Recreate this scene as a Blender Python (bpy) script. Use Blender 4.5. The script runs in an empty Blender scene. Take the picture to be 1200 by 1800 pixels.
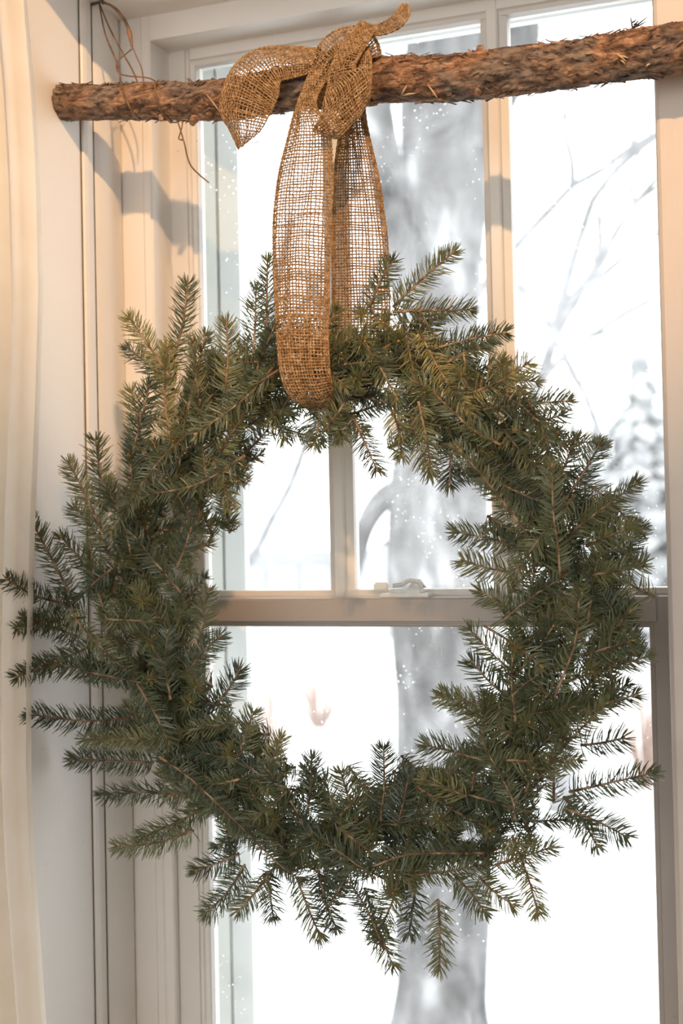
import bpy, bmesh, math, random
import numpy as np
from mathutils import Matrix, Vector, noise

random.seed(7); RNG = np.random.default_rng(11)
PI = math.pi
scene = bpy.context.scene
COL = scene.collection

# ------------------------------------------------------------------ camera
F = 2500.0                                   # focal length in pixels of a 1200 x 1800 frame
CAM = np.array([0.0, -1.75, 1.35])
cam_rot = (Matrix.Rotation(math.radians(22.0), 3, 'Z') @ Matrix.Rotation(math.radians(91.3), 3, 'X')
           @ Matrix.Rotation(math.radians(-1.2), 3, 'Z'))
cd = bpy.data.cameras.new('camera'); cam = bpy.data.objects.new('camera', cd); COL.objects.link(cam)
cd.sensor_fit = 'VERTICAL'; cd.sensor_height = 36.0; cd.sensor_width = 24.0; cd.lens = F / 1800 * 36
cam.matrix_world = Matrix.Translation(CAM) @ cam_rot.to_4x4()
cd.clip_start = 0.05; cd.clip_end = 500
cd.dof.use_dof = True; cd.dof.focus_distance = 1.68; cd.dof.aperture_fstop = 4.8
scene.camera = cam
CR = np.array(cam_rot)
def at(x, y, Y):                             # photo pixel -> point of the plane at depth Y
    d = CR @ np.array([(x - 600) / F, -(y - 900) / F, -1.0]); t = (Y - CAM[1]) / d[1]
    return CAM + t * d
def atX(x, y, X):                            # photo pixel -> point of the plane at X
    d = CR @ np.array([(x - 600) / F, -(y - 900) / F, -1.0]); t = (X - CAM[0]) / d[0]
    return CAM + t * d

# ------------------------------------------------------------------ world, lamp, exposure
w = bpy.data.worlds.new('overcast'); scene.world = w; w.use_nodes = True
bg = w.node_tree.nodes['Background']; bg.inputs[0].default_value = (0.97, 0.985, 1.0, 1); bg.inputs[1].default_value = 3.0
lamp_d = bpy.data.lights.new('ceiling_spotlight', 'SPOT'); lamp = bpy.data.objects.new('ceiling_spotlight', lamp_d); COL.objects.link(lamp)
lamp.location = (0.55, -2.35, 3.0); lamp_d.energy = 225; lamp_d.color = (1.0, 0.60, 0.30); lamp_d.shadow_soft_size = 0.03
lamp_d.spot_size = math.radians(28); lamp_d.spot_blend = 0.6
lamp.rotation_euler = (Vector((-0.58, -0.1, 2.0)) - lamp.location).to_track_quat('-Z', 'Y').to_euler()
vs = scene.view_settings
vs.view_transform = 'Standard'; vs.look = 'None'; vs.gamma = 1.0; vs.use_curve_mapping = False; vs.exposure = 0.38
scene.cycles.max_bounces = 8; scene.cycles.transparent_max_bounces = 12; scene.cycles.caustics_reflective = False; scene.cycles.caustics_refractive = False

# ------------------------------------------------------------------ materials
def new_mat(name):
    m = bpy.data.materials.new(name); m.use_nodes = True
    nt = m.node_tree; b = nt.nodes['Principled BSDF']
    return m, nt, b
def nd(nt, typ, **kw):
    n = nt.nodes.new(typ)
    for k, v in kw.items():
        if k in n.inputs: n.inputs[k].default_value = v
        else: setattr(n, k, v)
    return n
def ramp(nt, stops):
    r = nt.nodes.new('ShaderNodeValToRGB'); e = r.color_ramp.elements
    while len(e) < len(stops): e.new(0.5)
    for i, (p, c) in enumerate(stops): e[i].position = p; e[i].color = (*c, 1) if len(c) == 3 else c
    return r
def noise_mat(name, stops, scale=8, detail=4, rough=0.6, stretch=(1, 1, 1), bump=0.0, bump_scale=None, spec=0.4):
    m, nt, b = new_mat(name)
    tc = nd(nt, 'ShaderNodeTexCoord'); mp = nd(nt, 'ShaderNodeMapping'); mp.inputs['Scale'].default_value = stretch
    nt.links.new(tc.outputs['Object'], mp.inputs[0])
    n = nd(nt, 'ShaderNodeTexNoise', Scale=scale, Detail=detail); nt.links.new(mp.outputs[0], n.inputs['Vector'])
    r = ramp(nt, stops); nt.links.new(n.outputs['Fac'], r.inputs[0]); nt.links.new(r.outputs[0], b.inputs['Base Color'])
    b.inputs['Roughness'].default_value = rough; b.inputs['Specular IOR Level'].default_value = spec
    if bump:
        n2 = nd(nt, 'ShaderNodeTexNoise', Scale=bump_scale or scale * 3, Detail=6); nt.links.new(mp.outputs[0], n2.inputs['Vector'])
        bp = nd(nt, 'ShaderNodeBump', Strength=bump, Distance=0.002); nt.links.new(n2.outputs['Fac'], bp.inputs['Height'])
        nt.links.new(bp.outputs[0], b.inputs['Normal'])
    return m
def paint_mat(name, base, dirt, rough=0.45, amt=0.35):      # old brushed paint with chips and grime
    m, nt, b = new_mat(name)
    tc = nd(nt, 'ShaderNodeTexCoord')
    n1 = nd(nt, 'ShaderNodeTexNoise', Scale=3.5, Detail=5, Roughness=0.6); nt.links.new(tc.outputs['Object'], n1.inputs['Vector'])
    r1 = ramp(nt, [(0.35, (0, 0, 0)), (0.75, (amt,) * 3)]); nt.links.new(n1.outputs['Fac'], r1.inputs[0])
    n2 = nd(nt, 'ShaderNodeTexNoise', Scale=95, Detail=3); nt.links.new(tc.outputs['Object'], n2.inputs['Vector'])
    r2 = ramp(nt, [(0.745, (0, 0, 0)), (0.79, (0.6,) * 3)]); nt.links.new(n2.outputs['Fac'], r2.inputs[0])
    mx = nd(nt, 'ShaderNodeMix', data_type='RGBA'); mx.inputs['A'].default_value = (*base, 1); mx.inputs['B'].default_value = (*dirt, 1)
    nt.links.new(r1.outputs[0], mx.inputs['Factor'])
    mx2 = nd(nt, 'ShaderNodeMix', data_type='RGBA'); mx2.inputs['B'].default_value = (dirt[0] * .5, dirt[1] * .45, dirt[2] * .4, 1)
    nt.links.new(mx.outputs['Result'], mx2.inputs['A']); nt.links.new(r2.outputs[0], mx2.inputs['Factor'])
    nt.links.new(mx2.outputs['Result'], b.inputs['Base Color']); b.inputs['Roughness'].default_value = rough
    mp = nd(nt, 'ShaderNodeMapping'); mp.inputs['Scale'].default_value = (60, 60, 6); nt.links.new(tc.outputs['Object'], mp.inputs[0])
    n3 = nd(nt, 'ShaderNodeTexNoise', Scale=3, Detail=3); nt.links.new(mp.outputs[0], n3.inputs['Vector'])
    bp = nd(nt, 'ShaderNodeBump', Strength=0.12, Distance=0.002); nt.links.new(n3.outputs['Fac'], bp.inputs['Height']); nt.links.new(bp.outputs[0], b.inputs['Normal'])
    return m

M = {}
M['wall'] = paint_mat('cream_wall_paint', (0.88, 0.845, 0.80), (0.76, 0.71, 0.66), 0.6, 0.3)
M['trim'] = paint_mat('old_white_trim_paint', (0.84, 0.80, 0.745), (0.68, 0.62, 0.55), 0.4, 0.35)
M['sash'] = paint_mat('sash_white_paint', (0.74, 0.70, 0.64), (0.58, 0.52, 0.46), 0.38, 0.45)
M['shaded_sash'] = paint_mat('shade_darkened_sash_paint', (0.40, 0.35, 0.305), (0.32, 0.27, 0.23), 0.4, 0.5)  # sash paint darkened: shade on rails and right stile put into the colour
M['outer_jamb'] = paint_mat('grey_green_jamb_paint', (0.36, 0.375, 0.345), (0.31, 0.325, 0.295), 0.5, 0.3)
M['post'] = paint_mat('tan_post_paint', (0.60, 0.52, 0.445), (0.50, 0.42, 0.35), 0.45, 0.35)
M['storm'] = paint_mat('storm_frame_paint', (0.50, 0.53, 0.53), (0.44, 0.47, 0.46), 0.4, 0.3)
M['putty'] = noise_mat('dark_joint', [(0.3, (0.10, 0.08, 0.06)), (0.7, (0.22, 0.19, 0.15))], 30)
M['ceil'] = paint_mat('ceiling_paint', (0.75, 0.72, 0.67), (0.62, 0.58, 0.52), 0.8, 0.2)
M['floor'] = noise_mat('oak_floor', [(0.3, (0.20, 0.12, 0.06)), (0.7, (0.36, 0.23, 0.12))], 4, 6, 0.4, (1, 12, 1))
M['snow'] = noise_mat('snow', [(0.3, (0.84, 0.86, 0.89)), (0.7, (0.92, 0.93, 0.94))], 1.2, 6, 0.8)
M['plain_metal'] = noise_mat('painted_lock', [(0.4, (0.62, 0.62, 0.58)), (0.7, (0.76, 0.76, 0.72))], 40, 4, 0.3)
M['wire'] = noise_mat('rusty_wire', [(0.35, (0.10, 0.055, 0.03)), (0.65, (0.26, 0.14, 0.07))], 60, 3, 0.5)
M['nail'] = noise_mat('dark_iron', [(0.35, (0.03, 0.025, 0.02)), (0.65, (0.08, 0.06, 0.05))], 60, 3, 0.5)

def bark_mat():
    m, nt, b = new_mat('flaky_brown_bark')
    tc = nd(nt, 'ShaderNodeTexCoord'); mp = nd(nt, 'ShaderNodeMapping'); mp.inputs['Scale'].default_value = (0.5, 1.3, 1.3)
    nt.links.new(tc.outputs['Object'], mp.inputs[0])
    n1 = nd(nt, 'ShaderNodeTexNoise', Scale=70, Detail=8, Roughness=0.75, Distortion=0.6); nt.links.new(mp.outputs[0], n1.inputs['Vector'])
    r1 = ramp(nt, [(0.36, (0.016, 0.009, 0.006)), (0.45, (0.11, 0.055, 0.03)), (0.54, (0.33, 0.17, 0.085)), (0.64, (0.58, 0.37, 0.22))])
    nt.links.new(n1.outputs['Fac'], r1.inputs[0])
    n2 = nd(nt, 'ShaderNodeTexNoise', Scale=16, Detail=4); nt.links.new(tc.outputs['Object'], n2.inputs['Vector'])
    r2 = ramp(nt, [(0.45, (0, 0, 0)), (0.62, (0.75,) * 3)]); nt.links.new(n2.outputs['Fac'], r2.inputs[0])
    n4 = nd(nt, 'ShaderNodeTexNoise', Scale=120, Detail=5); nt.links.new(mp.outputs[0], n4.inputs['Vector'])
    r4 = ramp(nt, [(0.38, (0.025, 0.019, 0.015)), (0.62, (0.30, 0.235, 0.18))]); nt.links.new(n4.outputs['Fac'], r4.inputs[0])
    mx = nd(nt, 'ShaderNodeMix', data_type='RGBA'); nt.links.new(r1.outputs[0], mx.inputs['A']); nt.links.new(r4.outputs[0], mx.inputs['B']); nt.links.new(r2.outputs[0], mx.inputs['Factor'])
    nt.links.new(mx.outputs['Result'], b.inputs['Base Color']); b.inputs['Roughness'].default_value = 0.75
    bp = nd(nt, 'ShaderNodeBump', Strength=0.9, Distance=0.004); nt.links.new(n1.outputs['Fac'], bp.inputs['Height']); nt.links.new(bp.outputs[0], b.inputs['Normal'])
    return m
M['bark'] = bark_mat()
M['wood_end'] = noise_mat('grey_cut_end', [(0.3, (0.16, 0.11, 0.08)), (0.7, (0.34, 0.26, 0.19))], 40, 4, 0.8)
M['straw'] = noise_mat('pale_splinter', [(0.3, (0.42, 0.27, 0.13)), (0.7, (0.62, 0.45, 0.25))], 60, 3, 0.7)
M['tree_bark'] = noise_mat('grey_tree_bark', [(0.36, (0.020, 0.019, 0.020)), (0.47, (0.052, 0.050, 0.051)), (0.57, (0.105, 0.102, 0.104)), (0.68, (0.27, 0.275, 0.285))], 5.5, 8, 0.9, (1.5, 1.5, 0.6))
M['haze_pale'] = noise_mat('haze_pale_twig', [(0.35, (0.14, 0.137, 0.14)), (0.65, (0.28, 0.28, 0.295))], 6, 4, 0.9)  # haze and glare over distant branches painted in as pale grey
M['evergreen'] = noise_mat('haze_pale_evergreen', [(0.35, (0.22, 0.225, 0.23)), (0.6, (0.38, 0.385, 0.395))], 2.5, 5, 0.9)  # conifer boughs paled to carry distance haze in their colour
M['shrub'] = noise_mat('russet_twig', [(0.35, (0.28, 0.16, 0.115)), (0.65, (0.42, 0.30, 0.24))], 6, 4, 0.9)
M['siding'] = noise_mat('white_siding', [(0.4, (0.36, 0.36, 0.37)), (0.6, (0.40, 0.40, 0.41))], 3, 3, 0.8)
M['house_glass'] = noise_mat('house_window', [(0.4, (0.40, 0.42, 0.45)), (0.6, (0.5, 0.52, 0.55))], 2, 2, 0.3)

def burlap_mat():
    m, nt, b = new_mat('jute_thread')
    tc = nd(nt, 'ShaderNodeTexCoord')
    n1 = nd(nt, 'ShaderNodeTexNoise', Scale=190, Detail=2); nt.links.new(tc.outputs['Object'], n1.inputs['Vector'])
    r1 = ramp(nt, [(0.32, (0.27, 0.15, 0.065)), (0.5, (0.42, 0.25, 0.115)), (0.70, (0.60, 0.41, 0.23))]); nt.links.new(n1.outputs['Fac'], r1.inputs[0])
    nt.links.new(r1.outputs[0], b.inputs['Base Color']); b.inputs['Roughness'].default_value = 0.85; b.inputs['Specular IOR Level'].default_value = 0.15
    tr = nd(nt, 'ShaderNodeBsdfTranslucent'); nt.links.new(r1.outputs[0], tr.inputs[0])
    ms = nd(nt, 'ShaderNodeMixShader'); ms.inputs[0].default_value = 0.22
    nt.links.new(b.outputs[0], ms.inputs[1]); nt.links.new(tr.outputs[0], ms.inputs[2])
    nt.links.new(ms.outputs[0], nt.nodes['Material Output'].inputs[0])
    return m
M['jute'] = burlap_mat()

def needle_mat(name, stops):
    m, nt, b = new_mat(name)
    oi = nd(nt, 'ShaderNodeObjectInfo'); tc = nd(nt, 'ShaderNodeTexCoord')
    n1 = nd(nt, 'ShaderNodeTexNoise', Scale=55, Detail=3); nt.links.new(tc.outputs['Object'], n1.inputs['Vector'])
    ad = nd(nt, 'ShaderNodeMath', operation='MULTIPLY_ADD'); nt.links.new(n1.outputs['Fac'], ad.inputs[0]); ad.inputs[1].default_value = 0.7
    sb = nd(nt, 'ShaderNodeMath', operation='MULTIPLY_ADD'); nt.links.new(oi.outputs['Random'], sb.inputs[0]); sb.inputs[1].default_value = 0.55; sb.inputs[2].default_value = -0.12
    nt.links.new(sb.outputs[0], ad.inputs[2])
    r = ramp(nt, stops); nt.links.new(ad.outputs[0], r.inputs[0]); nt.links.new(r.outputs[0], b.inputs['Base Color'])
    b.inputs['Roughness'].default_value = 0.36; b.inputs['Specular IOR Level'].default_value = 0.5
    tr = nd(nt, 'ShaderNodeBsdfTranslucent'); nt.links.new(r.outputs[0], tr.inputs[0])
    ms = nd(nt, 'ShaderNodeMixShader'); ms.inputs[0].default_value = 0.12
    nt.links.new(b.outputs[0], ms.inputs[1]); nt.links.new(tr.outputs[0], ms.inputs[2]); nt.links.new(ms.outputs[0], nt.nodes['Material Output'].inputs[0])
    return m
M['needle'] = needle_mat('fir_needles', [(0.05, (0.042, 0.060, 0.040)), (0.35, (0.086, 0.106, 0.058)), (0.62, (0.142, 0.157, 0.074)), (0.9, (0.27, 0.255, 0.112))])
M['needle_olive'] = needle_mat('young_fir_needles', [(0.05, (0.085, 0.105, 0.048)), (0.45, (0.16, 0.17, 0.068)), (0.9, (0.32, 0.275, 0.105))])
M['stem'] = noise_mat('orange_brown_stem', [(0.36, (0.09, 0.05, 0.028)), (0.5, (0.23, 0.13, 0.068)), (0.64, (0.44, 0.29, 0.17))], 75, 5, 0.65)
M['bud'] = noise_mat('orange_bud', [(0.35, (0.26, 0.12, 0.04)), (0.65, (0.50, 0.27, 0.10))], 90, 3, 0.55)
M['wire_ring'] = noise_mat('green_wire', [(0.4, (0.03, 0.05, 0.03)), (0.6, (0.05, 0.08, 0.05))], 20)

def glass_mat(name, haze, seed):             # thin old pane with dust film, smears and dried specks
    m = bpy.data.materials.new(name); m.use_nodes = True; nt = m.node_tree; nt.nodes.clear()
    out = nd(nt, 'ShaderNodeOutputMaterial'); tc = nd(nt, 'ShaderNodeTexCoord'); mp = nd(nt, 'ShaderNodeMapping'); mp.inputs['Location'].default_value = (seed, seed * 2.3, 0)
    nt.links.new(tc.outputs['Object'], mp.inputs[0])
    tp = nd(nt, 'ShaderNodeBsdfTransparent'); tp.inputs[0].default_value = (0.97, 0.985, 0.98, 1)
    gl = nd(nt, 'ShaderNodeBsdfGlossy'); gl.inputs['Roughness'].default_value = 0.02
    fr = nd(nt, 'ShaderNodeFresnel', IOR=1.3)
    m1 = nd(nt, 'ShaderNodeMixShader'); nt.links.new(fr.outputs[0], m1.inputs[0]); nt.links.new(tp.outputs[0], m1.inputs[1]); nt.links.new(gl.outputs[0], m1.inputs[2])
    df = nd(nt, 'ShaderNodeBsdfTranslucent'); df.inputs[0].default_value = (0.9, 0.9, 0.9, 1)
    n1 = nd(nt, 'ShaderNodeTexNoise', Scale=7, Detail=6, Roughness=0.65, Distortion=0.7); nt.links.new(mp.outputs[0], n1.inputs['Vector'])
    r1 = ramp(nt, [(0.36, (haze * .25,) * 3), (0.72, (haze * 1.5,) * 3)]); nt.links.new(n1.outputs['Fac'], r1.inputs[0])
    vo = nd(nt, 'ShaderNodeTexVoronoi', Scale=95); nt.links.new(mp.outputs[0], vo.inputs['Vector'])
    r2 = ramp(nt, [(0.07, (0.75,) * 3), (0.17, (0, 0, 0))]); nt.links.new(vo.outputs['Distance'], r2.inputs[0])
    n3 = nd(nt, 'ShaderNodeTexNoise', Scale=9, Detail=3); nt.links.new(mp.outputs[0], n3.inputs['Vector'])
    r3 = ramp(nt, [(0.50, (0, 0, 0)), (0.62, (1, 1, 1))]); nt.links.new(n3.outputs['Fac'], r3.inputs[0])
    mu = nd(nt, 'ShaderNodeMath', operation='MULTIPLY'); nt.links.new(r2.outputs[0], mu.inputs[0]); nt.links.new(r3.outputs[0], mu.inputs[1])
    ad = nd(nt, 'ShaderNodeMath', operation='ADD', use_clamp=True); nt.links.new(mu.outputs[0], ad.inputs[0]); nt.links.new(r1.outputs[0], ad.inputs[1])
    m2 = nd(nt, 'ShaderNodeMixShader'); nt.links.new(ad.outputs[0], m2.inputs[0]); nt.links.new(m1.outputs[0], m2.inputs[1]); nt.links.new(df.outputs[0], m2.inputs[2])
    nt.links.new(m2.outputs[0], out.inputs[0])
    return m
def curtain_mat():
    m, nt, b = new_mat('sheer_cream_cotton')
    tc = nd(nt, 'ShaderNodeTexCoord')
    n1 = nd(nt, 'ShaderNodeTexNoise', Scale=14, Detail=4); nt.links.new(tc.outputs['Object'], n1.inputs['Vector'])
    r = ramp(nt, [(0.3, (0.88, 0.80, 0.69)), (0.7, (0.93, 0.87, 0.78))]); nt.links.new(n1.outputs['Fac'], r.inputs[0])
    nt.links.new(r.outputs[0], b.inputs['Base Color']); b.inputs['Roughness'].default_value = 0.9; b.inputs['Specular IOR Level'].default_value = 0.1
    tr = nd(nt, 'ShaderNodeBsdfTranslucent'); nt.links.new(r.outputs[0], tr.inputs[0])
    ms = nd(nt, 'ShaderNodeMixShader'); ms.inputs[0].default_value = 0.45
    nt.links.new(b.outputs[0], ms.inputs[1]); nt.links.new(tr.outputs[0], ms.inputs[2]); nt.links.new(ms.outputs[0], nt.nodes['Material Output'].inputs[0])
    wv = nd(nt, 'ShaderNodeTexNoise', Scale=400, Detail=2); nt.links.new(tc.outputs['Object'], wv.inputs['Vector'])
    bp = nd(nt, 'ShaderNodeBump', Strength=0.15, Distance=0.001); nt.links.new(wv.outputs['Fac'], bp.inputs['Height']); nt.links.new(bp.outputs[0], b.inputs['Normal'])
    return m
M['curtain'] = curtain_mat()

# ------------------------------------------------------------------ helpers
def root_of(o):
    while o.parent: o = o.parent
    return o
def obj(name, verts, faces, mat, parent=None, smooth=True, **props):
    """verts in world metres; children are stored relative to their thing's Empty."""
    me = bpy.data.meshes.new(name)
    v = np.asarray(verts, dtype=float)
    if parent is not None: v = v - np.array(root_of(parent).location)
    me.from_pydata(v.tolist() if len(v) < 60000 else v, [], faces if isinstance(faces, list) else faces.tolist())
    if smooth: me.polygons.foreach_set('use_smooth', [True] * len(me.polygons))
    if mat is not None: me.materials.append(mat)
    me.update()
    o = bpy.data.objects.new(name, me); COL.objects.link(o)
    if parent is not None: o.parent = parent
    for k, val in props.items(): o[k] = val
    return o
def from_bm(name, bm, mat, parent=None, smooth=False, **props):
    me = bpy.data.meshes.new(name)
    if parent is not None:
        bmesh.ops.translate(bm, vec=-root_of(parent).location, verts=bm.verts)
    bmesh.ops.recalc_face_normals(bm, faces=bm.faces)
    bm.to_mesh(me); bm.free()
    if smooth: me.polygons.foreach_set('use_smooth', [True] * len(me.polygons))
    me.materials.append(mat)
    o = bpy.data.objects.new(name, me); COL.objects.link(o)
    if parent is not None: o.parent = parent
    for k, val in props.items(): o[k] = val
    return o
def empty(name, loc, **props):
    o = bpy.data.objects.new(name, None); COL.objects.link(o); o.location = [float(c) for c in loc]; o.empty_display_size = 0.05
    for k, val in props.items(): o[k] = val
    return o
def box(name, x, y, z, mat, parent=None, bevel=0.002, **props):
    bm = bmesh.new(); bmesh.ops.create_cube(bm, size=1)
    for v in bm.verts:
        v.co = (x[0] + (v.co.x + .5) * (x[1] - x[0]), y[0] + (v.co.y + .5) * (y[1] - y[0]), z[0] + (v.co.z + .5) * (z[1] - z[0]))
    if bevel: bmesh.ops.bevel(bm, geom=bm.edges, offset=bevel, segments=2, affect='EDGES')
    return from_bm(name, bm, mat, parent, **props)
def extrude_profile(name, prof, axis, a, b, mat, parent=None, **props):
    """closed profile; axis 'z': prof=(x,y); axis 'x': prof=(y,z); axis 'y': prof=(x,z)"""
    n = len(prof); V = []
    for t in (a, b):
        for p in prof:
            V.append((p[0], p[1], t) if axis == 'z' else ((t, p[0], p[1]) if axis == 'x' else (p[0], t, p[1])))
    bm = bmesh.new(); vs_ = [bm.verts.new(v) for v in V]
    for i in range(n): bm.faces.new((vs_[i], vs_[(i + 1) % n], vs_[n + (i + 1) % n], vs_[n + i]))
    bm.faces.new(vs_[:n]); bm.faces.new(vs_[n:])
    return from_bm(name, bm, mat, parent, **props)
def catmull(P, per=8):
    P = np.asarray(P, float); n = len(P)
    Q = np.vstack([2 * P[0] - P[1], P, 2 * P[-1] - P[-2]]); out = []
    for i in range(n - 1):
        p0, p1, p2, p3 = Q[i:i + 4]
        for t in np.linspace(0, 1, per, endpoint=False):
            out.append(.5 * ((2 * p1) + (p2 - p0) * t + (2 * p0 - 5 * p1 + 4 * p2 - p3) * t * t + (3 * p1 - p0 - 3 * p2 + p3) * t ** 3))
    out.append(P[-1]); return np.array(out)
def tube_vf(P, R, n=8, cap=True, off=0):
    P = np.asarray(P, float); R = np.broadcast_to(np.asarray(R, float), (len(P),))
    T = np.gradient(P, axis=0); T /= np.linalg.norm(T, axis=1)[:, None] + 1e-12
    up = np.array([0.13, 0.31, 0.94]) if abs(T[0][2]) < .9 else np.array([0.94, 0.2, 0.1])
    V = []; u = np.cross(T[0], up)
    for i in range(len(P)):
        u = u - T[i] * np.dot(u, T[i]); u /= np.linalg.norm(u) + 1e-12; b = np.cross(T[i], u)
        for k in range(n):
            a = 2 * PI * k / n; V.append(P[i] + R[i] * (math.cos(a) * u + math.sin(a) * b))
    Fc = []
    for i in range(len(P) - 1):
        for k in range(n):
            a, b2 = i * n + k, i * n + (k + 1) % n; Fc.append((off + a, off + b2, off + b2 + n, off + a + n))
    if cap: Fc.append(tuple(off + k for k in range(n))[::-1]); Fc.append(tuple(off + (len(P) - 1) * n + k for k in range(n)))
    return V, Fc
def tube(name, P, R, mat, parent=None, n=8, **props):
    V, Fc = tube_vf(P, R, n); return obj(name, V, Fc, mat, parent, **props)
def tubes(name, lst, mat, parent=None, n=6, **props):
    V = []; Fc = []
    for P, R in lst:
        v, f = tube_vf(P, R, n, True, len(V)); V += v; Fc += f
    return obj(name, V, Fc, mat, parent, **props)

# ------------------------------------------------------------------ the room shell
ST = 'structure'
XL, ZS, YF = -1.035, 2.101, -0.26           # recess: left side wall, soffit height, front edge
box('floor', (-2.3, 2.1), (-6.6, 0.2), (-0.12, 0.0), M['floor'], bevel=0, kind=ST)
box('ceiling', (-2.3, 2.1), (-6.4, YF), (3.1, 3.2), M['ceil'], bevel=0, kind=ST)
box('wall_side', (-2.3, -2.2), (-6.4, YF), (0, 3.1), M['wall'], bevel=0, kind=ST)
box('wall_right', (2.0, 2.1), (-6.4, 0.16), (0, 3.1), M['wall'], bevel=0, kind=ST)
box('wall_front', (-2.2, XL), (YF, 0.16), (0, 3.1), M['wall'], bevel=0.004, kind=ST)
box('wall_head', (XL, 2.0), (YF, 0.16), (ZS, 3.1), M['wall'], bevel=0.004, kind=ST)
box('wall_below_window', (XL, 2.0), (0.0, 0.16), (0, 0.50), M['wall'], bevel=0, kind=ST)
box('wall_beyond_post', (-0.09, 2.0), (0.0, 0.16), (0.50, ZS), M['wall'], bevel=0, kind=ST)
# side trim board with a rounded face, a joint strip and a shallow panel strip on the recess side
t1 = [(XL, -0.071)]
for k in range(13):
    a = k / 12; t1.append((XL + 0.002 + 0.0075 * math.sin(PI * a) ** .7, -0.070 + a * 0.069))
t1.append((XL, -0.001))
extrude_profile('trim_1', t1, 'z', 0.0, ZS, M['trim'], kind=ST)
extrude_profile('trim_2', [(XL, -0.103), (XL + 0.004, -0.101), (XL + 0.0055, -0.094), (XL + 0.004, -0.079), (XL, -0.076)], 'z', 0.0, ZS, M['trim'], kind=ST)
for i_, (ya, yb) in enumerate(((-0.1045, -0.1028), (-0.0765, -0.0708), (-0.0012, 0.0006))):
    box('trim_%d' % (9 + i_), (XL - .001, XL + .0012), (ya, yb), (0.0, ZS), M['putty'], bevel=0, kind=ST)
# casing left of the window, head casing, right post, sill and jambs
JL, JR, HZ = -0.984, -0.252, 2.066          # jambs and head of the opening
extrude_profile('trim_3', [(XL, 0.0), (XL, 0.1), (JL, 0.1), (JL, 0.002), (JL - 0.003, -0.001), (JL - 0.012, -0.0015), (JL - 0.015, 0.0005), (XL + .004, -0.0005)], 'z', 0.5, ZS, M['trim'], kind=ST)
extrude_profile('trim_4', [(0.0, HZ), (0.0, ZS), (0.1, ZS), (0.1, HZ)], 'x', JL, JR + 0.15, M['trim'], kind=ST)
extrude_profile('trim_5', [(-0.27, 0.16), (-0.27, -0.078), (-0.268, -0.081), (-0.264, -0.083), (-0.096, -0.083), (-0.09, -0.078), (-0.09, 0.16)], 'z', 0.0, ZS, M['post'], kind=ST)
extrude_profile('trim_6', [(-0.05, 0.5), (-0.05, 0.525), (-0.045, 0.53), (0.16, 0.53), (0.16, 0.5)], 'x', XL, -0.27, M['trim'], kind=ST)
extrude_profile('trim_7', [(JL, 0.0002), (JL + .012, 0.0002), (JL + .014, 0.003), (JL + .014, 0.011), (JL, 0.012)], 'z', 0.53, 1.262, M['trim'], kind=ST)   # stop bead beside the lower sash
extrude_profile('trim_8', [(JR, -0.03), (JR - .02, -0.03), (JR - .024, -0.026), (JR - .024, 0.011), (JR, 0.012)], 'z', 0.53, HZ, M['trim'], kind=ST)

# ------------------------------------------------------------------ the double-hung window
win = empty('window_1', (-0.618, 0.04, 0.53), kind=ST)
uy0, uy1 = 0.055, 0.085                      # upper sash depth
def beaded_stile(x0, x1, y0, y1, inner):     # stile profile with a bead step on its inner edge (inner=+1: bead at x1)
    if inner > 0: return [(x0, y0), (x1 - .013, y0), (x1 - .0125, y0 + .003), (x1 - .008, y0 + .003), (x1 - .0065, y0 + .0055), (x1 - .001, y0 + .007), (x1, y0 + .010), (x1, y1), (x0, y1)]
    return [(x1, y0), (x0 + .013, y0), (x0 + .0125, y0 + .003), (x0 + .008, y0 + .003), (x0 + .0065, y0 + .0055), (x0 + .001, y0 + .007), (x0, y0 + .010), (x0, y1), (x1, y1)]
us = empty('upper_sash', (0, 0, 0)); us.parent = win
def wpart(o): return o
G0, G1 = -0.945, -0.291                      # visible glass of the upper sash
extrude_profile('stile', beaded_stile(-0.984, G0, uy0, uy1, 1), 'z', 1.255, HZ, M['sash'], us)
extrude_profile('stile', beaded_stile(G1, -0.252, uy0, uy1, -1), 'z', 1.255, HZ, M['sash'], us)
extrude_profile('top_rail', [(uy0, 2.051), (uy0 + .004, 2.049), (uy0 + .007, 2.044), (uy1, 2.043), (uy1, HZ), (uy0, HZ)], 'x', -0.95, -0.286, M['sash'], us)
extrude_profile('bottom_rail', [(uy0, 1.244), (uy0, 1.281), (uy0 + .008, 1.287), (uy1, 1.288), (uy1, 1.244)], 'x', -0.95, -0.286, M['sash'], us)
MUN = (-0.734, -0.502)
for x in MUN:
    h = 0.018
    extrude_profile('muntin', [(x - h, uy0 + .012), (x - h + .003, uy0 + .010), (x - .009, uy0 + .006), (x - .008, uy0 + .001), (x - .006, uy0 - .001), (x + .006, uy0 - .001), (x + .008, uy0 + .001), (x + .009, uy0 + .006), (x + h - .003, uy0 + .010), (x + h, uy0 + .012), (x + h, uy1), (x - h, uy1)], 'z', 1.262, HZ - .002, M['sash'], us)
edges = [G0 - .004, MUN[0] - .014, MUN[0] + .014, MUN[1] - .014, MUN[1] + .014, G1 + .004]
haz = (0.04, 0.13, 0.06)
for i in range(3):
    x0, x1 = edges[2 * i], edges[2 * i + 1]
    box('pane', (x0, x1), (uy0 + .018, uy0 + .021), (1.283, 2.048), glass_mat('old_glass', haz[i], 3.1 * i + 1), us, bevel=0)
ls = empty('lower_sash', (0, 0, 0)); ls.parent = win
ly0, ly1 = 0.014, 0.046
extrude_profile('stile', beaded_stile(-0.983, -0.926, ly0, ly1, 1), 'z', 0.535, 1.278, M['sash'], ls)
extrude_profile('stile', beaded_stile(-0.310, -0.270, ly0, ly1, -1), 'z', 0.535, 1.278, M['shaded_sash'], ls)
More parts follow.
